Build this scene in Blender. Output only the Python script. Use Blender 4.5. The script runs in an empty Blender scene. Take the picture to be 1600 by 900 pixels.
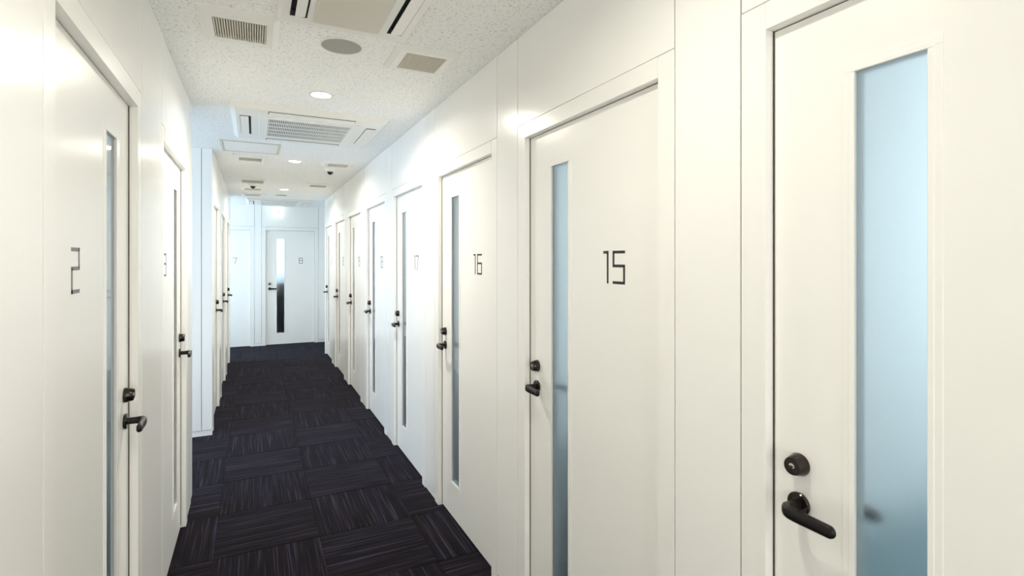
import bpy, bmesh, math, random
from mathutils import Vector, Matrix

S = bpy.context.scene
C = S.collection
PI = math.pi

# ------------------------------------------------------------------ camera
F_PX, VP_X, HORIZON = 820.0, 398.0, 405.0
YAW = math.atan((800 - VP_X) / F_PX)
cam = bpy.data.cameras.new('camera')
cam.sensor_width = 36
cam.lens = F_PX / 1600 * 36
cam.shift_y = -(450 - HORIZON) / 1600
cam.clip_start = 0.02
cam_ob = bpy.data.objects.new('camera', cam)
C.objects.link(cam_ob)
cam_ob.location = (0, 0, 1.5)
cam_ob.rotation_euler = (PI / 2, 0, -YAW)
S.camera = cam_ob

# ------------------------------------------------------------------ sky and light
world = bpy.data.worlds.new('daylight_sky')
S.world = world
world.use_nodes = True
bgn = world.node_tree.nodes['Background']
bgn.inputs['Color'].default_value = (0.74, 0.88, 1.0, 1)
bgn.inputs['Strength'].default_value = 0.9

DAY = (0.60, 0.79, 1.0)
DAY_ROOM = (0.80, 0.91, 1.0)
WARM = (1.0, 0.935, 0.83)


def area_light(name, loc, rot, sx, sy, power, color, shape='RECTANGLE', spread=PI):
    l = bpy.data.lights.new(name, 'AREA')
    l.shape = shape
    l.size = sx
    if shape == 'RECTANGLE':
        l.size_y = sy
    l.energy = power
    l.color = color
    l.spread = spread
    o = bpy.data.objects.new(name, l)
    o.location = loc
    o.rotation_euler = rot
    C.objects.link(o)
    return o


# daylight in unseen window openings; those of the rooms are invented
area_light('unseen_window_daylight', (-2.68, 4.69, 1.30), (0, -PI / 2, 0), 2.0, 0.70, 34, (0.54, 0.74, 1.0))
area_light('unseen_window_daylight', (-2.68, 9.46, 1.55), (0, -PI / 2, 0), 1.7, 1.05, 56, DAY)
for k in range(8):
    area_light('unseen_window_daylight', (3.47, 0.388 + 1.142 * k, 1.58), (0, PI / 2, 0), 1.42, 0.86, 22.5, DAY_ROOM)
area_light('unseen_window_daylight', (-2.72, 1.70, 1.58), (0, -PI / 2, 0), 1.42, 0.86, 22.5, DAY_ROOM)
area_light('unseen_window_daylight', (-2.72, 3.05, 1.58), (0, -PI / 2, 0), 1.42, 0.86, 22.5, DAY_ROOM)
area_light('unseen_window_daylight', (-2.68, 7.0, 1.6), (0, -PI / 2, 0), 1.3, 2.6, 10, DAY)
# added fill light behind the viewer, placed as an invented lobby
area_light('added_fill_light', (0.33, -2.63, 1.30), (PI / 2, 0, 0), 1.1, 2.2, 19, (1.0, 0.965, 0.90))
area_light('unseen_window_daylight', (0.6, 12.95, 1.65), (-PI / 2, 0, 0), 3.0, 1.2, 10, DAY)  # invented window of the unseen room behind the end doors
DOWNLIGHT_W = 16.0

S.view_settings.view_transform = 'Standard'
S.view_settings.look = 'None'
S.view_settings.gamma = 1
S.view_settings.use_curve_mapping = False
S.view_settings.exposure = 0.25
S.cycles.diffuse_bounces = 8
S.cycles.max_bounces = 14
S.cycles.transmission_bounces = 10
S.cycles.caustics_reflective = False
S.cycles.caustics_refractive = False
S.cycles.sample_clamp_indirect = 6.0

# ------------------------------------------------------------------ materials


def mat(name, color, rough=0.5, spec=0.5, metal=0.0, sheen=0.0, coat=0.0):
    m = bpy.data.materials.new(name)
    m.use_nodes = True
    b = m.node_tree.nodes['Principled BSDF']
    b.inputs['Base Color'].default_value = (*color, 1)
    b.inputs['Roughness'].default_value = rough
    b.inputs['Specular IOR Level'].default_value = spec
    b.inputs['Metallic'].default_value = metal
    b.inputs['Sheen Weight'].default_value = sheen
    b.inputs['Coat Weight'].default_value = coat
    return m


def nodes(m):
    nt = m.node_tree
    return nt, nt.nodes, nt.links, nt.nodes['Principled BSDF']


def painted(name, color, rough, spec=0.5, grain=0.012, bump=0.02, scale=420):
    """smooth factory-finished sheet with a faint tone drift and an orange-peel relief"""
    m = mat(name, color, rough, spec)
    nt, N, L, b = nodes(m)
    tc = N.new('ShaderNodeTexCoord')
    n1 = N.new('ShaderNodeTexNoise')
    n1.inputs['Scale'].default_value = 1.7
    n1.inputs['Detail'].default_value = 3
    L.new(tc.outputs['Object'], n1.inputs['Vector'])
    mx = N.new('ShaderNodeMix')
    mx.data_type = 'RGBA'
    mx.inputs[6].default_value = (*[c * (1 - grain) for c in color], 1)
    mx.inputs[7].default_value = (*[min(1, c * (1 + grain)) for c in color], 1)
    L.new(n1.outputs['Fac'], mx.inputs[0])
    L.new(mx.outputs[2], b.inputs['Base Color'])
    n2 = N.new('ShaderNodeTexNoise')
    n2.inputs['Scale'].default_value = scale
    L.new(tc.outputs['Object'], n2.inputs['Vector'])
    bp = N.new('ShaderNodeBump')
    bp.inputs['Strength'].default_value = bump
    bp.inputs['Distance'].default_value = 0.001
    L.new(n2.outputs['Fac'], bp.inputs['Height'])
    L.new(bp.outputs['Normal'], b.inputs['Normal'])
    return m


M_PANEL = painted('white_wall_panel', (0.92, 0.92, 0.895), 0.20, 0.30)
M_DOOR = painted('white_door_sheet', (0.915, 0.912, 0.882), 0.24, 0.36)
M_FRAME = painted('white_door_frame', (0.915, 0.912, 0.882), 0.26, 0.36)
M_CORE = painted('grey_wall_core', (0.22, 0.20, 0.17), 0.6, 0.2)
M_ROOM = painted('white_room_paint', (0.78, 0.79, 0.79), 0.6, 0.3)
M_PLASTIC = painted('ivory_plastic', (0.88, 0.87, 0.825), 0.38, 0.4)
M_IVORY = painted('cream_intake_plate', (0.70, 0.665, 0.58), 0.45, 0.3)
M_SLAT = painted('beige_slats', (0.66, 0.62, 0.53), 0.5, 0.3)
M_DARK = mat('dark_opening', (0.006, 0.006, 0.006), 0.7, 0.2)  # black stands in for the shade inside air slots and key slot
M_VENTBACK = mat('vent_shadow_box', (0.36, 0.33, 0.27), 0.8, 0.1)
M_FILTER = mat('grey_filter', (0.10, 0.10, 0.09), 0.8, 0.1)
M_SEAL = mat('dark_rubber_seal', (0.085, 0.062, 0.046), 0.6, 0.3)
M_BRONZE = mat('black_bronze', (0.050, 0.040, 0.036), 0.14, 0.5, 0.85)
M_LEVER = mat('black_lever_finish', (0.010, 0.008, 0.007), 0.30, 0.28, 0.0)
M_CHROME = mat('bright_key_core', (0.62, 0.60, 0.56), 0.2, 0.5, 1.0)
M_NUMBER = mat('black_number_film', (0.010, 0.008, 0.008), 0.35, 0.4)
M_NUMBER_GREY = mat('grey_number_film', (0.16, 0.155, 0.15), 0.4, 0.4)
M_SPEAKER = painted('grey_speaker_mesh', (0.40, 0.41, 0.37), 0.7, 0.2, 0.03, 0.3, 900)
M_CAM = mat('dark_camera_dome', (0.012, 0.011, 0.011), 0.08, 0.6)
M_CABINET = mat('dark_cabinet', (0.012, 0.014, 0.02), 0.35, 0.4)


def m_glass(name, rough):
    m = bpy.data.materials.new(name)
    m.use_nodes = True
    nt, N, L, b = nodes(m)
    b.inputs['Base Color'].default_value = (0.86, 0.945, 0.95, 1)
    b.inputs['Transmission Weight'].default_value = 1.0
    b.inputs['Roughness'].default_value = rough
    b.inputs['IOR'].default_value = 1.45
    return m


M_GLASS = m_glass('frosted_glass', 0.38)
M_GLASS_FACE = m_glass('polished_glass', 0.04)


def emit(name, color, strength):
    m = bpy.data.materials.new(name)
    m.use_nodes = True
    nt, N, L, b = nodes(m)
    b.inputs['Base Color'].default_value = (*color, 1)
    b.inputs['Emission Color'].default_value = (*color, 1)
    b.inputs['Emission Strength'].default_value = strength
    return m


M_LENS = emit('lit_lamp_lens', (1.0, 0.93, 0.80), 6.0)
M_SIGN = emit('lit_sign_face', (0.95, 1.0, 0.97), 0.9)
M_GREEN = emit('lit_sign_green', (0.25, 0.85, 0.60), 0.55)


def m_ceiling():
    m = mat('mineral_fibre_board', (0.78, 0.775, 0.74), 0.9, 0.15)
    nt, N, L, b = nodes(m)
    tc = N.new('ShaderNodeTexCoord')
    mp = N.new('ShaderNodeMapping')
    mp.inputs['Scale'].default_value = (1.0, 1.0, 1.0)
    L.new(tc.outputs['Object'], mp.inputs['Vector'])
    # worm-shaped fissures: thin band of a distorted noise
    n1 = N.new('ShaderNodeTexNoise')
    n1.inputs['Scale'].default_value = 98
    n1.inputs['Detail'].default_value = 2.5
    n1.inputs['Roughness'].default_value = 0.6
    n1.inputs['Distortion'].default_value = 0.6
    L.new(mp.outputs['Vector'], n1.inputs['Vector'])
    r1 = N.new('ShaderNodeValToRGB')
    r1.color_ramp.elements[0].position = 0.355
    r1.color_ramp.elements[0].color = (0, 0, 0, 1)
    r1.color_ramp.elements[1].position = 0.43
    r1.color_ramp.elements[1].color = (1, 1, 1, 1)
    L.new(n1.outputs['Fac'], r1.inputs['Fac'])
    mx = N.new('ShaderNodeMix')
    mx.data_type = 'RGBA'
    mx.inputs[6].default_value = (0.68, 0.675, 0.65, 1)
    mx.inputs[7].default_value = (0.95, 0.95, 0.93, 1)
    L.new(r1.outputs['Color'], mx.inputs[0])
    L.new(mx.outputs[2], b.inputs['Base Color'])
    bp = N.new('ShaderNodeBump')
    bp.inputs['Strength'].default_value = 0.55
    bp.inputs['Distance'].default_value = 0.004
    L.new(n1.outputs['Fac'], bp.inputs['Height'])
    L.new(bp.outputs['Normal'], b.inputs['Normal'])
    return m


M_CEILING = m_ceiling()


def m_carpet():
    """loop-pile tile: near-black pile with thin broken yarn lines along the tile's own x axis"""
    m = mat('striped_carpet', (0.02, 0.015, 0.02), 0.95, 0.05, 0, 0.05)
    nt, N, L, b = nodes(m)
    b.inputs['Sheen Roughness'].default_value = 0.45
    b.inputs['Sheen Tint'].default_value = (0.8, 0.8, 1.0, 1)  # bluish sheen colour stands in for blue passage daylight
    tc = N.new('ShaderNodeTexCoord')
    oi = N.new('ShaderNodeObjectInfo')
    mul = N.new('ShaderNodeMath')
    mul.operation = 'MULTIPLY'
    mul.inputs[1].default_value = 61.7
    L.new(oi.outputs['Random'], mul.inputs[0])
    cmb = N.new('ShaderNodeCombineXYZ')
    L.new(mul.outputs[0], cmb.inputs['Z'])
    L.new(mul.outputs[0], cmb.inputs['Y'])
    add = N.new('ShaderNodeVectorMath')
    add.operation = 'ADD'
    L.new(tc.outputs['Object'], add.inputs[0])
    L.new(cmb.outputs[0], add.inputs[1])

    def stretched(sx, sy, detail, offs):
        mp = N.new('ShaderNodeMapping')
        mp.inputs['Scale'].default_value = (sx, sy, 1)
        mp.inputs['Location'].default_value = (offs, offs * 1.7, 0)
        L.new(add.outputs[0], mp.inputs['Vector'])
        n = N.new('ShaderNodeTexNoise')
        n.inputs['Scale'].default_value = 1
        n.inputs['Detail'].default_value = detail
        L.new(mp.outputs['Vector'], n.inputs['Vector'])
        return n

    nl = stretched(2.2, 165, 1.0, 0.0)
    rl = N.new('ShaderNodeValToRGB')
    e = rl.color_ramp.elements
    e[0].position, e[0].color = 0.56, (0, 0, 0, 1)
    e[1].position, e[1].color = 0.74, (1, 1, 1, 1)
    L.new(nl.outputs['Fac'], rl.inputs['Fac'])
    nc = stretched(3.0, 60, 1.0, 7.3)
    rc = N.new('ShaderNodeValToRGB')
    e = rc.color_ramp.elements
    e[0].position, e[0].color = 0.36, (0.046, 0.035, 0.035, 1)
    e[1].position, e[1].color = 0.62, (0.040, 0.039, 0.075, 1)  # blue yarn, made bluer in place of missing blue daylight
    L.new(nc.outputs['Fac'], rc.inputs['Fac'])
    nb = stretched(4.0, 40, 2.0, 3.1)
    rb = N.new('ShaderNodeValToRGB')
    e = rb.color_ramp.elements
    e[0].position, e[0].color = 0.3, (0.0045, 0.0034, 0.0046, 1)
    e[1].position, e[1].color = 0.75, (0.010, 0.0075, 0.0105, 1)
    L.new(nb.outputs['Fac'], rb.inputs['Fac'])
    mx = N.new('ShaderNodeMix')
    mx.data_type = 'RGBA'
    L.new(rl.outputs['Color'], mx.inputs[0])
    L.new(rb.outputs['Color'], mx.inputs[6])
    L.new(rc.outputs['Color'], mx.inputs[7])
    L.new(mx.outputs[2], b.inputs['Base Color'])
    pile = N.new('ShaderNodeTexNoise')
    pile.inputs['Scale'].default_value = 420
    L.new(tc.outputs['Object'], pile.inputs['Vector'])
    sm = N.new('ShaderNodeMath')
    sm.operation = 'MULTIPLY_ADD'
    sm.inputs[1].default_value = 0.5
    L.new(pile.outputs['Fac'], sm.inputs[0])
    L.new(nl.outputs['Fac'], sm.inputs[2])
    bp = N.new('ShaderNodeBump')
    bp.inputs['Strength'].default_value = 0.7
    bp.inputs['Distance'].default_value = 0.004
    L.new(sm.outputs[0], bp.inputs['Height'])
    L.new(bp.outputs['Normal'], b.inputs['Normal'])
    return m


M_CARPET = m_carpet()
M_SUBFLOOR = mat('dark_subfloor', (0.012, 0.010, 0.014), 0.95, 0.1)

# ------------------------------------------------------------------ mesh helpers


class MB:
    def __init__(self):
        self.bm = bmesh.new()

    def box(self, x0, x1, y0, y1, z0, z1, bevel=0.0, seg=1):
        r = bmesh.ops.create_cube(self.bm, size=1)
        for v in r['verts']:
            v.co = Vector(((x0 + x1) / 2 + v.co.x * (x1 - x0), (y0 + y1) / 2 + v.co.y * (y1 - y0), (z0 + z1) / 2 + v.co.z * (z1 - z0)))
        if bevel:
            edges = list({e for v in r['verts'] for e in v.link_edges})
            bmesh.ops.bevel(self.bm, geom=edges, offset=bevel, segments=seg, affect='EDGES', profile=0.5)
        return self

    def hexa(self, lo, hi):
        """frustum between two four-point rings"""
        v = [self.bm.verts.new(p) for p in lo] + [self.bm.verts.new(p) for p in hi]
        f = [(0, 1, 2, 3), (7, 6, 5, 4)] + [(i, i + 4, (i + 1) % 4 + 4, (i + 1) % 4) for i in range(4)]
        for q in f:
            self.bm.faces.new([v[i] for i in q])
        return self

    def lathe(self, prof, seg=32, axis='Z', origin=(0, 0, 0)):
        """revolve (radius, height) pairs; capped where the radius is not zero"""
        o = Vector(origin)
        rings = []
        for r, h in prof:
            ring = []
            for k in range(seg):
                a = 2 * PI * k / seg
                p = Vector((r * math.cos(a), r * math.sin(a), h))
                if axis == 'Y':
                    p = Vector((p.x, p.z, p.y))
                ring.append(self.bm.verts.new(o + p))
            rings.append(ring)
        for a, b in zip(rings, rings[1:]):
            for k in range(seg):
                self.bm.faces.new((a[k], a[(k + 1) % seg], b[(k + 1) % seg], b[k]))
        self.bm.faces.new(list(reversed(rings[0])))
        self.bm.faces.new(rings[-1])
        return self

    def sweep(self, path, secs, seg=16):
        """loft superellipse sections (half width, half height) along a path lying in the xy plane"""
        rings = []
        n = len(path)
        for i, p in enumerate(path):
            p = Vector(p)
            a = Vector(path[max(0, i - 1)])
            b = Vector(path[min(n - 1, i + 1)])
            t = (b - a).normalized()
            side = Vector((-t.y, t.x, 0)).normalized()
            w, h = secs[i]
            ring = []
            for k in range(seg):
                q = 2 * PI * k / seg
                cx, sz = math.cos(q), math.sin(q)
                e = 0.72
                ring.append(self.bm.verts.new(p + side * (w * math.copysign(abs(cx) ** e, cx)) + Vector((0, 0, h * math.copysign(abs(sz) ** e, sz)))))
            rings.append(ring)
        for a, b in zip(rings, rings[1:]):
            for k in range(seg):
                self.bm.faces.new((a[k], a[(k + 1) % seg], b[(k + 1) % seg], b[k]))
        self.bm.faces.new(list(reversed(rings[0])))
        self.bm.faces.new(rings[-1])
        return self

    def mesh(self, name, m, smooth=None):
        bmesh.ops.recalc_face_normals(self.bm, faces=self.bm.faces)
        me = bpy.data.meshes.new(name)
        self.bm.to_mesh(me)
        self.bm.free()
        me.materials.append(m)
        if smooth is not None:
            for p in me.polygons:
                p.use_smooth = True
            me.set_sharp_from_angle(angle=math.radians(smooth))
        return me

    def build(self, name, m, parent=None, smooth=None, label=None, kind=None):
        return put(name, self.mesh(name, m, smooth), parent, label, kind)


def put(name, me, parent=None, label=None, kind=None, loc=None, rz=None):
    o = bpy.data.objects.new(name, me)
    C.objects.link(o)
    if parent is not None:
        o.parent = parent
    if label:
        o['label'] = label
    if kind:
        o['kind'] = kind
    if loc is not None:
        o.location = loc
    if rz is not None:
        o.rotation_euler = (0, 0, rz)
    return o


def root(name, label, cat, loc=(0, 0, 0), rz=0, group=None, kind=None):
    o = bpy.data.objects.new(name, None)
    C.objects.link(o)
    o.empty_display_size = 0.05
    o.location = loc
    o.rotation_euler = (0, 0, rz)
    return tag(o, label, cat, group, kind)


def tag(o, label, cat, group=None, kind=None):
    o['label'] = label
    o['category'] = cat
    if group:
        o['group'] = group
    if kind:
        o['kind'] = kind
    return o


def copy_tree(o, parent=None):
    c = o.copy()
    C.objects.link(c)
    c.parent = parent
    for ch in list(o.children):
        copy_tree(ch, c)
    return c


# ------------------------------------------------------------------ measures (metres)
XR = 1.005          # face of the right wall panels
XL = -0.346         # face of the near left wall
XLF = -0.325        # face of the far left wall
Y_END = 10.06       # face of the end wall
H = 2.44            # ceiling
Y_BACK = -2.6
OPEN_A = (3.77, 5.14)     # side passage on the left
Y_FAR_OPEN = 8.78         # where both long walls stop before the end wall
W_OPEN, CASING, H_OPEN, H_FRAME = 0.80, 0.065, 2.003, 2.062
HALF = W_OPEN / 2 + CASING

RIGHT_DOORS = {n: 0.388 + 1.142 * (n - 14) for n in range(14, 22)}
LEFT_DOORS = {2: 1.70, 3: 3.05}
FAR_LEFT_DOORS = {4: 5.73, 5: 6.98, 6: 8.22}
END_DOORS = {7: -0.468, 8: 0.572}

# ------------------------------------------------------------------ floor and carpet tiles
floor = MB().box(-2.7, 3.45, Y_BACK - 0.1, 13.0, -0.12, -0.007).build('floor', M_SUBFLOOR)
tag(floor, 'dark floor slab carrying the striped carpet tiles', 'floor', kind='structure')
P = 0.504
tile_me = MB().box(-0.2510, 0.2510, -0.2510, 0.2510, -0.007, 0.0, 0.0016).mesh('carpet_tile', M_CARPET)
rng = random.Random(4)


def in_floor(x, y):
    if -0.75 < x < 1.2:
        return -0.3 < y < 10.2
    if x <= -0.75:
        return OPEN_A[0] - 0.3 < y < OPEN_A[1] + 0.3 or y > 8.7
    return y > 8.7


for i in range(-4, 4):
    for j in range(-8, 16):
        cx, cy = 0.315 + P * (i - 0.5), 3.008 + P * (j + 0.5)
        if not in_floor(cx, cy):
            continue
        along_y = (i + j) % 2 == 1
        put('carpet_tile', tile_me, floor, loc=(cx, cy, rng.uniform(-0.0006, 0.0)),
            rz=(PI / 2 if along_y else 0) + rng.choice((0, PI)))

# ------------------------------------------------------------------ ceiling
ceiling = MB().box(-2.7, 3.45, Y_BACK - 0.1, 13.0, H, H + 0.12).build('ceiling', M_CEILING)
tag(ceiling, 'off-white speckled mineral fibre ceiling over the corridor', 'ceiling', kind='structure')

# ------------------------------------------------------------------ walls made of a core and clip-on panels
PT = 0.016      # panel thickness
GAP = 0.0022    # half joint


def to_world(axis, sign, face):
    """local (along, depth, z) box -> world box; depth grows into the wall"""
    def f(mb, a0, a1, d0, d1, z0, z1, bev=0.0):
        lo, hi = sorted((face + sign * d0, face + sign * d1))
        if axis == 'X':
            mb.box(lo, hi, a0, a1, z0, z1, bev)
        else:
            mb.box(a0, a1, lo, hi, z0, z1, bev)
    return f


def panel_wall(name, label, axis, sign, face, a0, a1, doors, depth, joints=(), core_cut=0.0):
    """core with door openings, floor-to-ceiling filler panels, over-door panels and a set-back baseboard"""
    put_box = to_world(axis, sign, face)
    ds = sorted(doors)
    fills, x = [], a0
    for d in ds:
        if d - HALF - x > 0.004:
            fills.append((x, d - HALF))
        x = d + HALF
    if a1 - x > 0.004:
        fills.append((x, a1))
    core = MB()
    for f0, f1 in fills:
        put_box(core, f0, f1 - core_cut if f1 == a1 else f1, PT, depth, 0, H)
    for d in ds:
        put_box(core, d - HALF, d + HALF, PT, depth, H_FRAME + 0.004, H)
    w = core.build(name, M_CORE)
    tag(w, label, 'wall', kind='structure')
    for f0, f1 in fills:
        cuts = [f0] + [j for j in sorted(joints) if f0 + 0.02 < j < f1 - 0.02] + [f1]
        for c0, c1 in zip(cuts, cuts[1:]):
            mb = MB()
            put_box(mb, c0 + (GAP if c0 > a0 else 0), c1 - (GAP if c1 < a1 else 0), 0, PT, 0.05, H - 0.001, 0.0005)
            mb.build('panel', M_PANEL, w)
            mb = MB()
            put_box(mb, c0, c1, 0.007, PT, 0.0, 0.0475, 0.0008)
            mb.build('baseboard', M_PANEL, w)
    for d in ds:
        mb = MB()
        put_box(mb, d - HALF + GAP, d + HALF - GAP, 0, PT, H_FRAME + 0.0025, H - 0.001, 0.0005)
        mb.build('over_door_panel', M_PANEL, w)
    return w


panel_wall('wall_right', 'long white panelled wall with eight numbered doors in a row', 'X', 1, XR, Y_BACK, Y_FAR_OPEN + 0.06,
           list(RIGHT_DOORS.values()), 0.10, joints=(-1.6, -0.7))
panel_wall('wall_left', 'short glossy white panelled wall holding doors 2 and 3 near the viewer', 'X', -1, XL, Y_BACK, OPEN_A[0],
           list(LEFT_DOORS.values()), 0.10, joints=(-1.6, -0.6, 0.5))
panel_wall('wall_left_far', 'white panelled wall past the side passage with three doors seen edge on', 'X', -1, XLF, OPEN_A[1] + PT, Y_FAR_OPEN,
           list(FAR_LEFT_DOORS.values()), 0.10)
panel_wall('wall_end', 'white panelled wall closing the corridor around doors 7 and 8', 'Y', 1, Y_END, -2.6, 1.64,
           list(END_DOORS.values()), 0.10, joints=(-1.9, -1.2))
# side passage walls: the one facing the viewer is the pale column-like face at the left
panel_wall('wall_passage', 'pale blue lit end face of the far left wall beside the side passage', 'Y', 1, OPEN_A[1], -2.6, XLF,
           [], 0.10, joints=(-1.6, -1.0, -0.404), core_cut=0.1)
panel_wall('wall_passage_near', 'white passage wall behind the near left doors facing away', 'Y', -1, OPEN_A[0], -2.6, XL - PT, [], 0.10, joints=(-1.4,), core_cut=0.1)
panel_wall('wall_end_passage', 'white wall of the far side passage facing the end wall', 'Y', -1, Y_FAR_OPEN, -2.6, XLF - PT, [], 0.10, core_cut=0.1)
panel_wall('wall_alcove', 'white wall closing the small recess past the last right door', 'X', 1, 1.62, Y_FAR_OPEN, Y_END, [], 0.10)
alc = MB().box(XR + 0.1, 1.72, Y_FAR_OPEN - 0.06, Y_FAR_OPEN + 0.06, 0, H).build('wall_alcove_return', M_CORE)
tag(alc, 'white return wall behind the last right door', 'wall', kind='structure')
bk = MB().box(XL - 0.1, -0.25, Y_BACK - 0.1, Y_BACK, 0, H).box(0.91, XR + 0.1, Y_BACK - 0.1, Y_BACK, 0, H).box(-0.25, 0.91, Y_BACK - 0.1, Y_BACK, 2.42, H).build('wall_back', M_PANEL)
tag(bk, 'unseen white wall behind the viewer with an opening invented for the fill light', 'wall', kind='structure')  # opening invented so that the fill light can enter


def outer_wall(name, label, axis, at, thick, a0, a1, holes, partitions=()):
    """plain wall with window openings; every opening gets a frame of its own"""
    mb = MB()

    def bx(m, p0, p1, z0, z1, t0=0.0, t1=thick):
        if axis == 'X':
            m.box(min(at + t0, at + t1), max(at + t0, at + t1), p0, p1, z0, z1)
        else:
            m.box(p0, p1, min(at + t0, at + t1), max(at + t0, at + t1), z0, z1)
    x = a0
    for h0, h1, z0, z1 in holes:
        bx(mb, x, h0, 0, H)
        bx(mb, h0, h1, 0, z0)
        bx(mb, h0, h1, z1, H)
        x = h1
    bx(mb, x, a1, 0, H)
    w = mb.build(name, M_ROOM)
    tag(w, label, 'wall', kind='structure')
    for h0, h1, z0, z1 in holes:
        fr = MB()
        t = 0.04
        bx(fr, h0, h1, z0, z0 + t, 0, thick * 0.5)
        bx(fr, h0, h1, z1 - t, z1, 0, thick * 0.5)
        bx(fr, h0, h0 + t, z0 + t, z1 - t, 0, thick * 0.5)
        bx(fr, h1 - t, h1, z0 + t, z1 - t, 0, thick * 0.5)
        fr.build('window_frame', M_FRAME, w)
    for inner, y in partitions:
        MB().box(min(inner, at), max(inner, at), y - 0.03, y + 0.03, 0, H).build('partition', M_ROOM, w)


outer_wall('wall_outer_right', 'unseen outer wall of the right hand rooms with invented window openings', 'X', 3.45, 0.08, Y_BACK - 0.1, 13.0,
           [(y - 0.45, y + 0.45, 0.85, 2.31) for y in sorted(RIGHT_DOORS.values())], [(1.105, y) for y in [-0.183 + 1.142 * k for k in range(9)]])
outer_wall('wall_outer_left', 'unseen outer wall of the left rooms and passages with window openings', 'X', -2.7, -0.08, Y_BACK - 0.1, 13.0,
           [(1.25, 2.15, 0.85, 2.31), (2.60, 3.50, 0.85, 2.31), (4.33, 5.06, 0.3, 2.4), (5.7, 8.3, 0.95, 2.25), (8.93, 9.99, 0.7, 2.4)],
           [(-0.446, 0.98), (-0.446, 2.375)])
outer_wall('wall_outer_end', 'unseen outer wall of the rooms behind doors 7 and 8 with one invented window opening', 'Y', 13.0, 0.08, -2.78, 3.53,
           [(-0.9, 2.1, 1.05, 2.25)])
ob = MB().box(-2.78, XL - 0.1, Y_BACK - 0.1, Y_BACK, 0, H).box(XR + 0.1, 3.53, Y_BACK - 0.1, Y_BACK, 0, H).build('wall_outer_back', M_ROOM)
tag(ob, 'outer wall closing the rooms behind the viewer', 'wall', kind='structure')
pw = MB().box(1.72, 3.45, 9.6, 9.7, 0, H).box(1.64, 1.72, 9.95, 10.16, 0, H).build('wall_partition', M_ROOM)
tag(pw, 'partition between the right hand rooms and the end room', 'wall', kind='structure')

# ------------------------------------------------------------------ doors
# local frame of a door: x along the wall to the viewer's right, y into the wall, z up;
# y = 0 is the panel face, the opening is centred on x = 0. s = +1: latch on the viewer's left.
LEAF_Y0, LEAF_Y1 = 0.026, 0.064
Z_LEAF0, Z_LEAF1 = 0.008, 2.0005
G0, G1, GW, GOFF = 0.205, 1.862, 0.128, 0.172     # glass strip: bottom, top, width, offset from the latch edge

SEG = {  # stroke names of the square numerals
    '1': 'fs', '2': 'trmlb', '3': 'trmqb', '4': 'umrq', '5': 'tumqb', '6': 'tumlqb', '7': 'td', '8': 'tumrlqb', '9': 'tumrqb', '0': 'turlqb'}


def digit_mesh(ch):
    w, h, t = 0.0625, 0.106, 0.0088
    mid = h * 0.545
    mb = MB()

    def st(x0, x1, z0, z1):
        mb.box(x0, x1, -0.0006, 0.0002, z0, z1)
    for c in SEG[ch]:
        if c == 't':
            st(0, w, h - t, h)
        elif c == 'm':
            st(0, w, mid - t / 2, mid + t / 2)
        elif c == 'b':
            st(0, w, 0, t)
        elif c == 'u':
            st(0, t, mid, h)
        elif c == 'r':
            st(w - t, w, mid, h)
        elif c == 'l':
            st(0, t, 0, mid)
        elif c == 'q':
            st(w - t, w, 0, mid)
        elif c == 'f':
            st(0, 0.028, h - t, h)
        elif c == 's':
            st(0.028 - t, 0.028, 0, h)
        elif c == 'd':
            mb.hexa([(0.020, -0.0006, 0), (0.020 + t, -0.0006, 0), (0.020 + t, 0.0002, 0), (0.020, 0.0002, 0)],
                    [(w - t, -0.0006, h - t), (w, -0.0006, h - t), (w, 0.0002, h - t), (w - t, 0.0002, h - t)])
    return mb.mesh('digit', M_NUMBER)


DIGITS = {c: digit_mesh(c) for c in SEG}
DIGIT_W = {c: (0.028 if c == '1' else 0.0625) for c in SEG}


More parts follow.
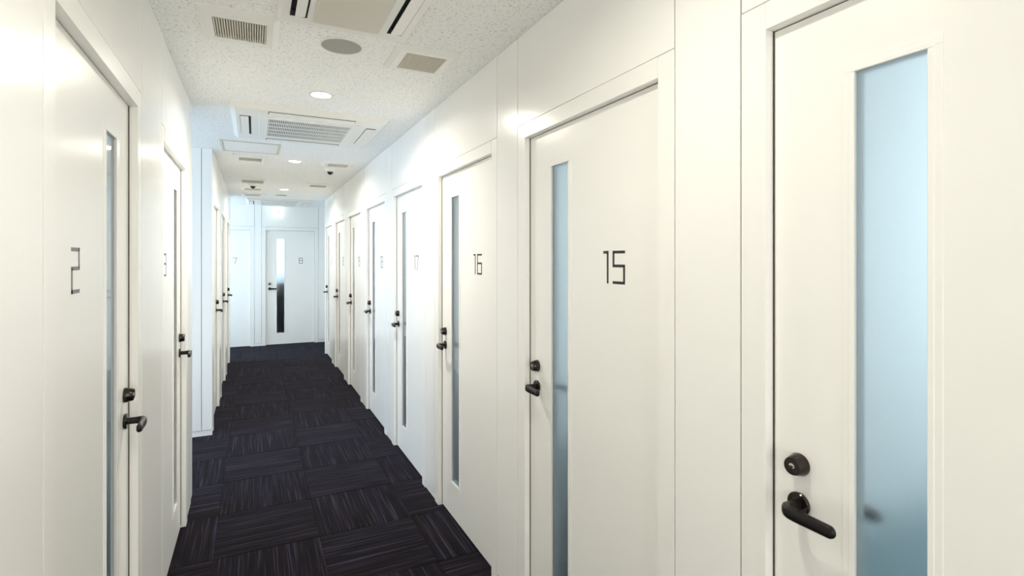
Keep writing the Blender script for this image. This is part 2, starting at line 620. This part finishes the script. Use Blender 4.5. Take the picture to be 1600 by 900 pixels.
def door_parts(s):
    """shared meshes of one hand of door"""
    hw = W_OPEN / 2
    d = {}
    for nm, x0, x1 in (('jamb_a', -hw - CASING + 0.0015, -hw), ('jamb_b', hw, hw + CASING - 0.0015)):
        mb = MB().box(x0, x1, 0.0, 0.094, 0.0, H_FRAME, 0.0006)
        inner = x1 if nm == 'jamb_a' else x0
        k = 1 if nm == 'jamb_a' else -1
        a, b = sorted((inner, inner + k * 0.013))
        mb.box(a, b, LEAF_Y1 + 0.002, 0.094, 0.0, H_OPEN)
        d[nm] = mb.mesh('jamb', M_FRAME)
    d['head'] = MB().box(-hw + 0.0008, hw - 0.0008, -0.001, 0.094, H_OPEN, H_FRAME, 0.0006).box(-hw, hw, LEAF_Y1 + 0.002, 0.094, H_OPEN - 0.013, H_OPEN).mesh('head', M_FRAME)
    lx = -s * hw        # latch side
    a, b = sorted((lx, lx + s * 0.0032))
    d['seal'] = MB().box(a, b, LEAF_Y0 - 0.0025, LEAF_Y0 + 0.012, 0.012, H_OPEN - 0.001).box(-hw, hw, LEAF_Y0 + 0.002, LEAF_Y0 + 0.012, H_OPEN - 0.0015, H_OPEN).mesh('seal', M_SEAL)
    # leaf with a slot for the glass, bevelled outer edge
    x0, x1 = -hw + 0.0032, hw - 0.0032
    g0, g1 = sorted((lx + s * GOFF, lx + s * (GOFF + GW)))
    mb = MB()
    bm = mb.bm
    xs, zs = (x0, g0, g1, x1), (Z_LEAF0, G0, G1, Z_LEAF1)
    vf = [[bm.verts.new((x, LEAF_Y0, z)) for z in zs] for x in xs]
    vb = [[bm.verts.new((x, LEAF_Y1, z)) for z in zs] for x in xs]
    for i in range(3):
        for j in range(3):
            if i == 1 and j == 1:
                continue
            bm.faces.new((vf[i][j], vf[i + 1][j], vf[i + 1][j + 1], vf[i][j + 1]))
            bm.faces.new((vb[i][j], vb[i][j + 1], vb[i + 1][j + 1], vb[i + 1][j]))
    for k in range(3):
        for i in (0, 3):
            bm.faces.new((vf[i][k], vf[i][k + 1], vb[i][k + 1], vb[i][k]))
        for j in (0, 3):
            bm.faces.new((vf[k][j], vb[k][j], vb[k + 1][j], vf[k + 1][j]))
    for p, q in (((1, 1), (2, 1)), ((2, 1), (2, 2)), ((2, 2), (1, 2)), ((1, 2), (1, 1))):
        bm.faces.new((vf[p[0]][p[1]], vf[q[0]][q[1]], vb[q[0]][q[1]], vb[p[0]][p[1]]))
    d['leaf'] = mb.mesh('leaf', M_DOOR)
    # stepped glazing bead: outer flange, then a lip round the glass
    mb = MB()

    def ring(w0, w1, y0, y1, bev):
        mb.box(g0 - w1, g1 + w1, y0, y1, G1 + w0, G1 + w1, bev)
        mb.box(g0 - w1, g1 + w1, y0, y1, G0 - w1, G0 - w0, bev)
        mb.box(g0 - w1, g0 - w0, y0, y1, G0 - w0, G1 + w0, bev)
        mb.box(g1 + w0, g1 + w1, y0, y1, G0 - w0, G1 + w0, bev)
    ring(-0.001, 0.019, LEAF_Y0 - 0.0016, LEAF_Y0 + 0.001, 0.0008)
    ring(-0.0035, 0.007, LEAF_Y0 - 0.0032, LEAF_Y0 + 0.006, 0.0012)
    d['bead'] = mb.mesh('glazing_bead', M_FRAME)
    gl = MB().box(g0 - 0.003, g1 + 0.003, LEAF_Y0 + 0.0045, LEAF_Y0 + 0.0105, G0 - 0.003, G1 + 0.003).mesh('glass_pane', M_GLASS)
    gl.materials.append(M_GLASS_FACE)       # polished corridor side, etched room side
    for p in gl.polygons:
        if p.normal.y < -0.5:
            p.material_index = 1
    d['glass'] = gl
    # lever set: backset 60 mm, lever runs from the latch side towards the hinge
    hx, hz = lx + s * 0.062, 0.985
    for side, yf, n in (('out', LEAF_Y0, -1), ('in', LEAF_Y1, 1)):
        path, secs = [], []
        # neck
        for q, r in ((0.004, 0.0105), (0.020, 0.0100), (0.033, 0.0105)):
            path.append((hx, yf + n * q, hz))
            secs.append((r, r))
        for k in range(1, 6):
            a = PI / 2 * k / 5
            path.append((hx + s * 0.018 * (1 - math.cos(a)), yf + n * (0.036 + 0.018 * math.sin(a)), hz))
            secs.append((0.0100 - 0.0012 * k / 5, 0.0115 + 0.0022 * k / 5))
        for q in (0.03, 0.05, 0.075, 0.100):
            path.append((hx + s * q, yf + n * (0.0545 + 0.0015 * q / 0.1), hz - 0.0005))
            secs.append((0.0080, 0.0134 - 0.018 * (q - 0.03)))
        for k in range(1, 5):
            a = PI / 2 * k / 4
            path.append((hx + s * (0.100 + 0.0115 * math.sin(a)), yf + n * 0.056, hz - 0.0005))
            secs.append((0.008 * max(0.15, math.cos(a)), 0.0121 * max(0.15, math.cos(a))))
        d['lever_' + side] = MB().sweep(path, secs).mesh('door_handle', M_LEVER, 50)
        rose = MB().lathe([(0.0235, 0), (0.0245, 0.002), (0.0245, 0.006), (0.0225, 0.0082), (0.014, 0.0086)], 40, 'Y', (0, 0, 0))
        for v in rose.bm.verts:
            v.co = Vector((hx + v.co.x, yf + n * v.co.y, hz + v.co.z))
        d['rose_' + side] = rose.mesh('rose', M_BRONZE, 35)
    kz = 1.068
    lk = MB().lathe([(0.0232, 0), (0.0238, 0.003), (0.0188, 0.0235), (0.0178, 0.0255), (0.0170, 0.0258), (0.0165, 0.0248)], 40, 'Y')
    for v in lk.bm.verts:
        v.co = Vector((hx + v.co.x, LEAF_Y0 - v.co.y, kz + v.co.z))
    d['lock'] = lk.mesh('lock_cylinder', M_BRONZE, 30)
    kc = MB().lathe([(0.0066, 0.0240), (0.0066, 0.0262), (0.0055, 0.0268)], 24, 'Y')
    for v in kc.bm.verts:
        v.co = Vector((hx + v.co.x, LEAF_Y0 - v.co.y, kz + v.co.z))
    d['core'] = kc.mesh('key_core', M_CHROME, 30)
    d['slot'] = MB().box(hx - 0.0042, hx + 0.0042, LEAF_Y0 - 0.0271, LEAF_Y0 - 0.026, kz - 0.0012, kz + 0.0012).box(hx - 0.0012, hx + 0.0012, LEAF_Y0 - 0.0271, LEAF_Y0 - 0.026, kz - 0.0036, kz + 0.0012).mesh('key_slot', M_DARK)
    d['hx'] = lx
    return d


HANDS = {1: door_parts(1), -1: door_parts(-1)}


def make_door(n, label, loc, rz, s, numeral=None, grey=False):
    d = HANDS[s]
    r = root('door_%d' % n, label, 'door', loc, rz, kind='structure')
    put('jamb', d['jamb_a'], r)
    put('jamb', d['jamb_b'], r)
    put('head', d['head'], r)
    put('seal', d['seal'], r, 'thin dark rubber seal')
    leaf = put('leaf', d['leaf'], r)
    put('glazing_bead', d['bead'], leaf)
    put('glass_pane', d['glass'], leaf, 'tall narrow frosted glass strip')
    for side in ('out', 'in'):
        h = put('door_handle', d['lever_' + side], r, 'black lever handle' if side == 'out' else 'inner black lever behind the frosted glass')
        put('rose', d['rose_' + side], h)
    lk = put('lock_cylinder', d['lock'], r, 'black cone shaped lock')
    put('key_core', d['core'], lk, 'bright round key core')
    if n in (14, 15, 2):
        put('key_slot', d['slot'], lk)
    if numeral:
        total = sum(DIGIT_W[c] for c in numeral) + 0.022 * (len(numeral) - 1)
        x = d['hx'] + s * 0.567 - total / 2
        for c in numeral:
            o = put('digit', DIGITS[c], r, loc=(x, LEAF_Y0, 1.421))
            x += DIGIT_W[c] + 0.022
            if grey:
                o.material_slots[0].link = 'OBJECT'
                o.material_slots[0].material = M_NUMBER_GREY
    return r


R_LABEL = {
    14: 'nearest white door on the right wall, its frosted strip wide and blue beside the big lever',
    15: 'second white door on the right wall, black numeral fifteen',
    16: 'third white door on the right wall, black numeral sixteen',
    17: 'fourth white door on the right wall, numeral seventeen, lit bluish by the side passage',
    18: 'fifth white door on the right wall, numeral eighteen',
    19: 'sixth white door on the right wall, a thin slice before door eighteen',
    20: 'seventh white door on the right wall, last but one of its row',
    21: 'eighth and farthest white door on the right wall, beside the end wall',
}
for n, y in RIGHT_DOORS.items():
    make_door(n, R_LABEL[n], (XR, y, 0), -PI / 2, 1, None if n == 14 else str(n))
make_door(2, 'nearest white door on the left wall, grey numeral two', (XL, LEFT_DOORS[2], 0), PI / 2, -1, '2', True)
make_door(3, 'second white door on the left wall, faint numeral three, before the side passage', (XL, LEFT_DOORS[3], 0), PI / 2, -1, '3', True)
make_door(4, 'white door seen edge on just past the side passage, nearest of three', (XLF, FAR_LEFT_DOORS[4], 0), PI / 2, -1, '4')
make_door(5, 'white door seen edge on, middle of the three past the side passage', (XLF, FAR_LEFT_DOORS[5], 0), PI / 2, -1, '5')
make_door(6, 'white door seen edge on, farthest of the three past the side passage', (XLF, FAR_LEFT_DOORS[6], 0), PI / 2, -1, '6')
make_door(7, 'white end wall door with numeral seven, half hidden by the left wall', (END_DOORS[7], Y_END, 0), 0, 1, '7', True)
make_door(8, 'white end wall door with numeral eight and a glass strip dark in its lower half', (END_DOORS[8], Y_END, 0), 0, 1, '8', True)

# invented cabinet behind door 8, added to darken the lower part of its glass
cb = root('added_cabinet', 'dark low cabinet added to darken the glass strip of the end door', 'cabinet', (0.55, 10.75, -0.007))
MB().box(-0.55, 0.55, -0.2, 0.2, 0.05, 1.08, 0.004).build('body', M_CABINET, cb)
MB().box(-0.53, 0.53, -0.18, 0.18, 0.0, 0.05).build('plinth', M_CABINET, cb)
for x0, x1 in ((-0.545, -0.003), (0.003, 0.545)):
    MB().box(x0, x1, -0.216, -0.2, 0.06, 1.07, 0.002).build('door', M_CABINET, cb)

# low cabinets added in the unseen rooms to dim the lower frosted strips
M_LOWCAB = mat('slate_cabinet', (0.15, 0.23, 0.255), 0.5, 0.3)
WORDS = {2: 'two', 14: 'fourteen', 15: 'fifteen', 16: 'sixteen', 17: 'seventeen', 18: 'eighteen'}


def added_low_cabinet(n, x0, x1, y1):
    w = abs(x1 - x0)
    o = root('added_low_cabinet', 'low slate cabinet added to dim the glass strip of door ' + WORDS[n], 'cabinet', ((x0 + x1) / 2, y1 - 0.16, -0.007),
             group='low cabinets added inside the small rooms to dim the glass')
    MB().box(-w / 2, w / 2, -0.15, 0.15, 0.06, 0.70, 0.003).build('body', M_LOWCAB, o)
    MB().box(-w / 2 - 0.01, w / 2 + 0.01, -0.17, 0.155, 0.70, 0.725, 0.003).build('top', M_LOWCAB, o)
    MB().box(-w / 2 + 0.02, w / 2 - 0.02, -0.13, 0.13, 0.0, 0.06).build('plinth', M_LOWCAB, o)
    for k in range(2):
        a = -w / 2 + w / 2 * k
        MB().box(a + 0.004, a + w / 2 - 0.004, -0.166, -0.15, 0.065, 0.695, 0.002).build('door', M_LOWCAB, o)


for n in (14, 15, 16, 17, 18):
    added_low_cabinet(n, 1.15 if n == 14 else 1.42, 2.6, RIGHT_DOORS[n] + 0.571 - 0.03)
added_low_cabinet(2, -1.9, -0.5, 2.345)

# ------------------------------------------------------------------ ceiling fittings


def ring_disc(mb, r0, r1, z0, z1, seg=48):
    """flat ring with a hole"""
    vs = []
    for r, z in ((r0, z0), (r0, z1), (r1, z1 + 0.0), (r1, z0)):
        vs.append([mb.bm.verts.new((r * math.cos(2 * PI * k / seg), r * math.sin(2 * PI * k / seg), z)) for k in range(seg)])
    for a in range(4):
        b = (a + 1) % 4
        for k in range(seg):
            mb.bm.faces.new((vs[a][k], vs[a][(k + 1) % seg], vs[b][(k + 1) % seg], vs[b][k]))
    return mb


def downlight(x, y, label, share=1.0):
    r = root('downlight', label, 'ceiling light', (x, y, H), group='round downlights along the ceiling')
    ring_disc(MB(), 0.055, 0.068, -0.005, 0.0).build('trim_ring', M_PLASTIC, r, 40)
    MB().lathe([(0.0555, -0.0005), (0.0555, -0.002), (0.03, -0.0032), (0.004, -0.0035)], 40).build('lens', M_LENS, r, 40, 'glowing warm white lens')
    l = area_light('downlight_beam', (x, y, H - 0.008), (0, 0, 0), 0.10, 0, DOWNLIGHT_W * share, WARM, 'DISK', math.radians(164))
    return r


downlight(0.34, 3.17, 'glowing round downlight in front of the near air conditioner grille, largest in view')
downlight(0.345, 5.43, 'glowing round downlight beyond the middle air conditioner')
downlight(0.355, 7.69, 'glowing round downlight farthest down the corridor')
downlight(0.335, 0.91, 'round downlight in the ceiling above the viewer', 0.40)
downlight(0.33, -1.35, 'round downlight in the ceiling behind the viewer', 0.4)


def disc_fitting(name, cat, label, x, y, r, m):
    o = root(name, label, cat, (x, y, H))
    ring_disc(MB(), r - 0.003, r + 0.003, -0.005, 0.0, 56).build('rim', M_PLASTIC, o, 40)
    MB().lathe([(r - 0.0025, 0.0), (r - 0.0025, -0.0042), (r * 0.7, -0.006), (0.004, -0.0068)], 56).build('grille', m, o, 40, 'flat grey perforated face')
    return o


disc_fitting('ceiling_speaker', 'speaker', 'large round grey speaker flush in the ceiling beside the nearest vents', 0.343, 2.405, 0.088, M_SPEAKER)
disc_fitting('ceiling_speaker', 'speaker', 'small far round grey speaker just before the last air conditioner', 0.349, 8.40, 0.085, M_SPEAKER)


def vent(x, y, sx, sy, gx, gy, nslat, label, drop=0.018):
    """square ceiling vent: sloped plastic cover and a recessed panel of slats running along the corridor"""
    r = root('ceiling_vent', label, 'vent', (x, y, H), group='square vents along the ceiling')
    mb = MB()
    bm = mb.bm
    a, b = sx / 2, sy / 2
    rings = []
    for ex, ey, z in ((a, b, 0.0), (a, b, -0.004), (a - 0.022, b - 0.022, -drop), (gx / 2, gy / 2, -drop), (gx / 2, gy / 2, -0.003)):
        rings.append([bm.verts.new((px * ex, py * ey, z)) for px, py in ((-1, -1), (1, -1), (1, 1), (-1, 1))])
    for p, q in zip(rings, rings[1:]):
        for k in range(4):
            bm.faces.new((p[k], p[(k + 1) % 4], q[(k + 1) % 4], q[k]))
    bm.faces.new(rings[-1])
    bm.faces.new(list(reversed(rings[0])))
    mb.build('cover', M_PLASTIC, r)
    MB().box(-gx / 2, gx / 2, -gy / 2, gy / 2, -0.0045, -0.0035).build('backing', M_VENTBACK, r)
    mb = MB()
    p = gx / nslat
    for k in range(nslat):
        x0 = -gx / 2 + p * (k + 0.20)
        mb.box(x0, x0 + p * 0.62, -gy / 2, gy / 2, -drop + 0.001, -0.006)
    mb.build('grille', M_SLAT, r, label='beige slatted grille', kind='stuff')
    return r


vent(-0.052, 2.39, 0.285, 0.325, 0.190, 0.200, 21, 'ceiling vent nearest the left wall, beside the first air conditioner')
vent(0.705, 2.412, 0.290, 0.295, 0.188, 0.203, 24, 'ceiling vent near the right wall, across from the large grey speaker')
vent(-0.036, 5.43, 0.285, 0.27, 0.190, 0.17, 20, 'ceiling vent just beyond the square access hatch')
vent(0.735, 5.40, 0.295, 0.26, 0.188, 0.17, 20, 'ceiling vent close before the nearer camera dome')
vent(-0.022, 6.97, 0.275, 0.33, 0.240, 0.27, 22, 'ceiling vent with a wide grille before the far camera dome')
vent(0.72, 7.05, 0.300, 0.30, 0.190, 0.19, 20, 'ceiling vent by the right wall beyond the nearer camera dome')
vent(-0.02, 7.74, 0.285, 0.31, 0.190, 0.19, 20, 'ceiling vent right behind the far camera dome')
vent(-0.027, 8.45, 0.285, 0.30, 0.190, 0.19, 20, 'ceiling vent last on the left before the far air conditioner')


def four_way_unit(x, y, label):
    """ceiling cassette: sloped panel, four outlets with flaps, square intake grille"""
    r = root('air_conditioner', label, 'air conditioner', (x, y, H), group='square ceiling cassette air conditioners')
    a, drop, lip = 0.475, 0.031, 0.016
    mb = MB()
    bm = mb.bm
    rings = []
    for e, z in ((a, 0.0), (a, -0.006), (a - 0.030, -drop)):
        rings.append([bm.verts.new((px * e, py * e, z)) for px, py in ((-1, -1), (1, -1), (1, 1), (-1, 1))])
    for p, q in zip(rings, rings[1:]):
        for k in range(4):
            bm.faces.new((p[k], p[(k + 1) % 4], q[(k + 1) % 4], q[k]))
    bm.faces.new(rings[-1])
    bm.faces.new(list(reversed(rings[0])))
    mb.build('panel', M_PLASTIC, r)
    g = 0.258
    # intake: raised frame with mitred lip and a lattice of bars
    mb = MB()
    for x0, x1, y0, y1 in ((-g - 0.055, -g, -g - 0.045, g + 0.045), (g, g + 0.055, -g - 0.045, g + 0.045), (-g, g, -g - 0.045, -g), (-g, g, g, g + 0.045)):
        mb.box(x0, x1, y0, y1, -drop - 0.008, -drop + 0.001, 0.0015)
    mb.build('intake_frame', M_PLASTIC, r)
    MB().box(-g, g, -g, g, -drop - 0.0015, -drop + 0.001).build('filter', M_FILTER, r, label='dark filter behind the bars')
    mb = MB()
    n = 46
    for k in range(n):
        px = -g + 2 * g * (k + 0.5) / n
        mb.box(px - 0.0028, px + 0.0028, -g, g, -drop - 0.0065, -drop - 0.0015)
    for k in range(1, 5):
        py = -g + 2 * g * k / 5
        mb.box(-g, g, py - 0.003, py + 0.003, -drop - 0.0072, -drop - 0.002)
    mb.build('intake_grille', M_PLASTIC, r, label='fine white bars of the intake', kind='stuff')
    for k in range(4):
        ang = PI / 2 * k
        R = Matrix.Rotation(ang, 4, 'Z')
        c = 0.392
        slot = MB().box(-0.262, 0.262, -c - 0.032, -c + 0.032, -drop - 0.0012, -drop + 0.002)
        gap = (0.006, 0.0015, 0.0015, 0.013)[k]
        flap = MB().box(-0.258, 0.258, -c - 0.030, -c + 0.032 - gap, -drop - 0.0065, -drop - 0.002, 0.0015)
        for m_ in (slot, flap):
            bmesh.ops.transform(m_.bm, matrix=R, verts=m_.bm.verts)
        so = slot.build('outlet', M_DARK, r, label='black slab painted for the shade in the air outlet')
        flap.build('louver_flap', M_PLASTIC, so)
    return r


four_way_unit(0.338, 3.985, 'square white ceiling air conditioner with a fine grey grille beyond the nearest downlight')
four_way_unit(0.352, 9.40, 'far white ceiling air conditioner above the lit sign')

ac = root('air_conditioner', 'narrow ceiling air conditioner with a cream plate and two slots blackened for their shade', 'air conditioner', (0.328, 1.72, H))
mb = MB()
bm = mb.bm
rings = []
for ex, ey, z in ((0.250, 0.49, 0.0), (0.250, 0.49, -0.010), (0.238, 0.478, -0.024)):
    rings.append([bm.verts.new((px * ex, py * ey, z)) for px, py in ((-1, -1), (1, -1), (1, 1), (-1, 1))])
for p, q in zip(rings, rings[1:]):
    for k in range(4):
        bm.faces.new((p[k], p[(k + 1) % 4], q[(k + 1) % 4], q[k]))
bm.faces.new(rings[-1])
bm.faces.new(list(reversed(rings[0])))
mb.build('panel', M_PLASTIC, ac)
MB().box(-0.125, 0.120, -0.42, 0.425, -0.032, -0.023, 0.002).build('intake_plate', M_IVORY, ac, label='smooth cream intake plate')
for sgn in (-1, 1):
    cx = -0.180 if sgn < 0 else 0.182
    so = MB().box(cx - 0.030, cx + 0.030, -0.40, 0.412, -0.0252, -0.022).build('outlet', M_DARK, ac, label='black slab painted for the shade in the air slot')
    fx = cx + (0.003 if sgn < 0 else -0.002)
    fw = 0.020 if sgn < 0 else 0.030
    mb = MB()
    mb.hexa([(fx - 0.016, -0.395, -0.0335), (fx + fw, -0.395, -0.027), (fx + fw, 0.402, -0.027), (fx - 0.016, 0.402, -0.0335)],
            [(fx - 0.016, -0.395, -0.0310), (fx + fw, -0.395, -0.0242), (fx + fw, 0.402, -0.0242), (fx - 0.016, 0.402, -0.0310)])
    mb.build('louver_flap', M_PLASTIC, so)
    mb = MB()
    mb.box(cx - 0.026, cx - 0.010, 0.35, 0.385, -0.031, -0.025)
    mb.build('hinge_block', M_DARK, so)

ht = root('access_hatch', 'flush square access hatch in the ceiling beside the side passage', 'hatch', (-0.027, 4.92, H))
w0, w1 = 0.222, 0.205
mb = MB()
for x0, x1, y0, y1 in ((-w0, -w1, -w0, w0), (w1, w0, -w0, w0), (-w1, w1, -w0, -w1), (-w1, w1, w1, w0)):
    mb.box(x0, x1, y0, y1, -0.007, 0.0, 0.001)
mb.build('frame', M_SLAT, ht, label='thin frame, beige for the shading on its sides')  # slat beige stands in for shading along the frame sides
MB().box(-w1 + 0.004, w1 - 0.004, -w1 + 0.004, w1 - 0.004, -0.005, 0.0, 0.001).build('panel', M_PLASTIC, ht)


def dome_camera(x, y, label):
    r = root('dome_camera', label, 'camera', (x, y, H), group='dark dome cameras on the ceiling')
    MB().lathe([(0.062, 0.0), (0.062, -0.010), (0.056, -0.026), (0.044, -0.036), (0.030, -0.038)], 36).build('base', M_PLASTIC, r, 35)
    prof = [(0.030 * math.cos(PI / 2 * k / 9), -0.037 - 0.030 * math.sin(PI / 2 * k / 9)) for k in range(9)] + [(0.002, -0.067)]
    MB().lathe(prof, 32).build('dome', M_CAM, r, 60, 'glossy black dome')
    return r


dome_camera(0.70, 5.70, 'dome camera with a black eye near the right wall')
dome_camera(-0.02, 7.24, 'dome camera with a black eye farther along near the left row of vents')

# lit exit sign box hanging before the end wall, with the running figure pictogram
ex = root('exit_sign', 'small lit white sign box with a pale green figure hanging before the end wall', 'sign', (0.362, 9.93, H))
MB().box(-0.068, 0.068, -0.030, 0.030, -0.026, 0.0, 0.003).build('mount', M_SIGN, ex, label='white mounting block given the glow of the sign')  # no lamp itself; brightness is put in by the sign material
MB().box(-0.080, 0.080, -0.016, 0.016, -0.205, -0.042, 0.003).build('face', M_SIGN, ex, label='glowing white sign face')
for sx in (-0.04, 0.04):
    MB().box(sx - 0.006, sx + 0.006, -0.006, 0.006, -0.044, -0.024).build('bracket', M_PLASTIC, ex)
mb = MB()
yy = (-0.0175, -0.0158)


def stroke(p, q, t):
    p, q = Vector((p[0], 0, p[1])), Vector((q[0], 0, q[1]))
    n = Vector((-(q - p).z, 0, (q - p).x)).normalized() * t
    pts = [p + n, p - n, q - n, q + n]
    mb.hexa([(v.x, yy[0], v.z) for v in pts], [(v.x, yy[1], v.z) for v in pts])


mb.box(0.020, 0.034, yy[0], yy[1], -0.108, -0.094)
stroke((0.020, -0.112), (0.008, -0.140), 0.008)
stroke((0.018, -0.115), (-0.010, -0.118), 0.004)
stroke((0.020, -0.115), (0.038, -0.130), 0.004)
stroke((0.008, -0.140), (0.024, -0.156), 0.005)
stroke((0.024, -0.156), (0.020, -0.176), 0.004)
stroke((0.008, -0.140), (-0.018, -0.160), 0.005)
mb.build('pictogram', M_GREEN, ex, label='pale green running figure')
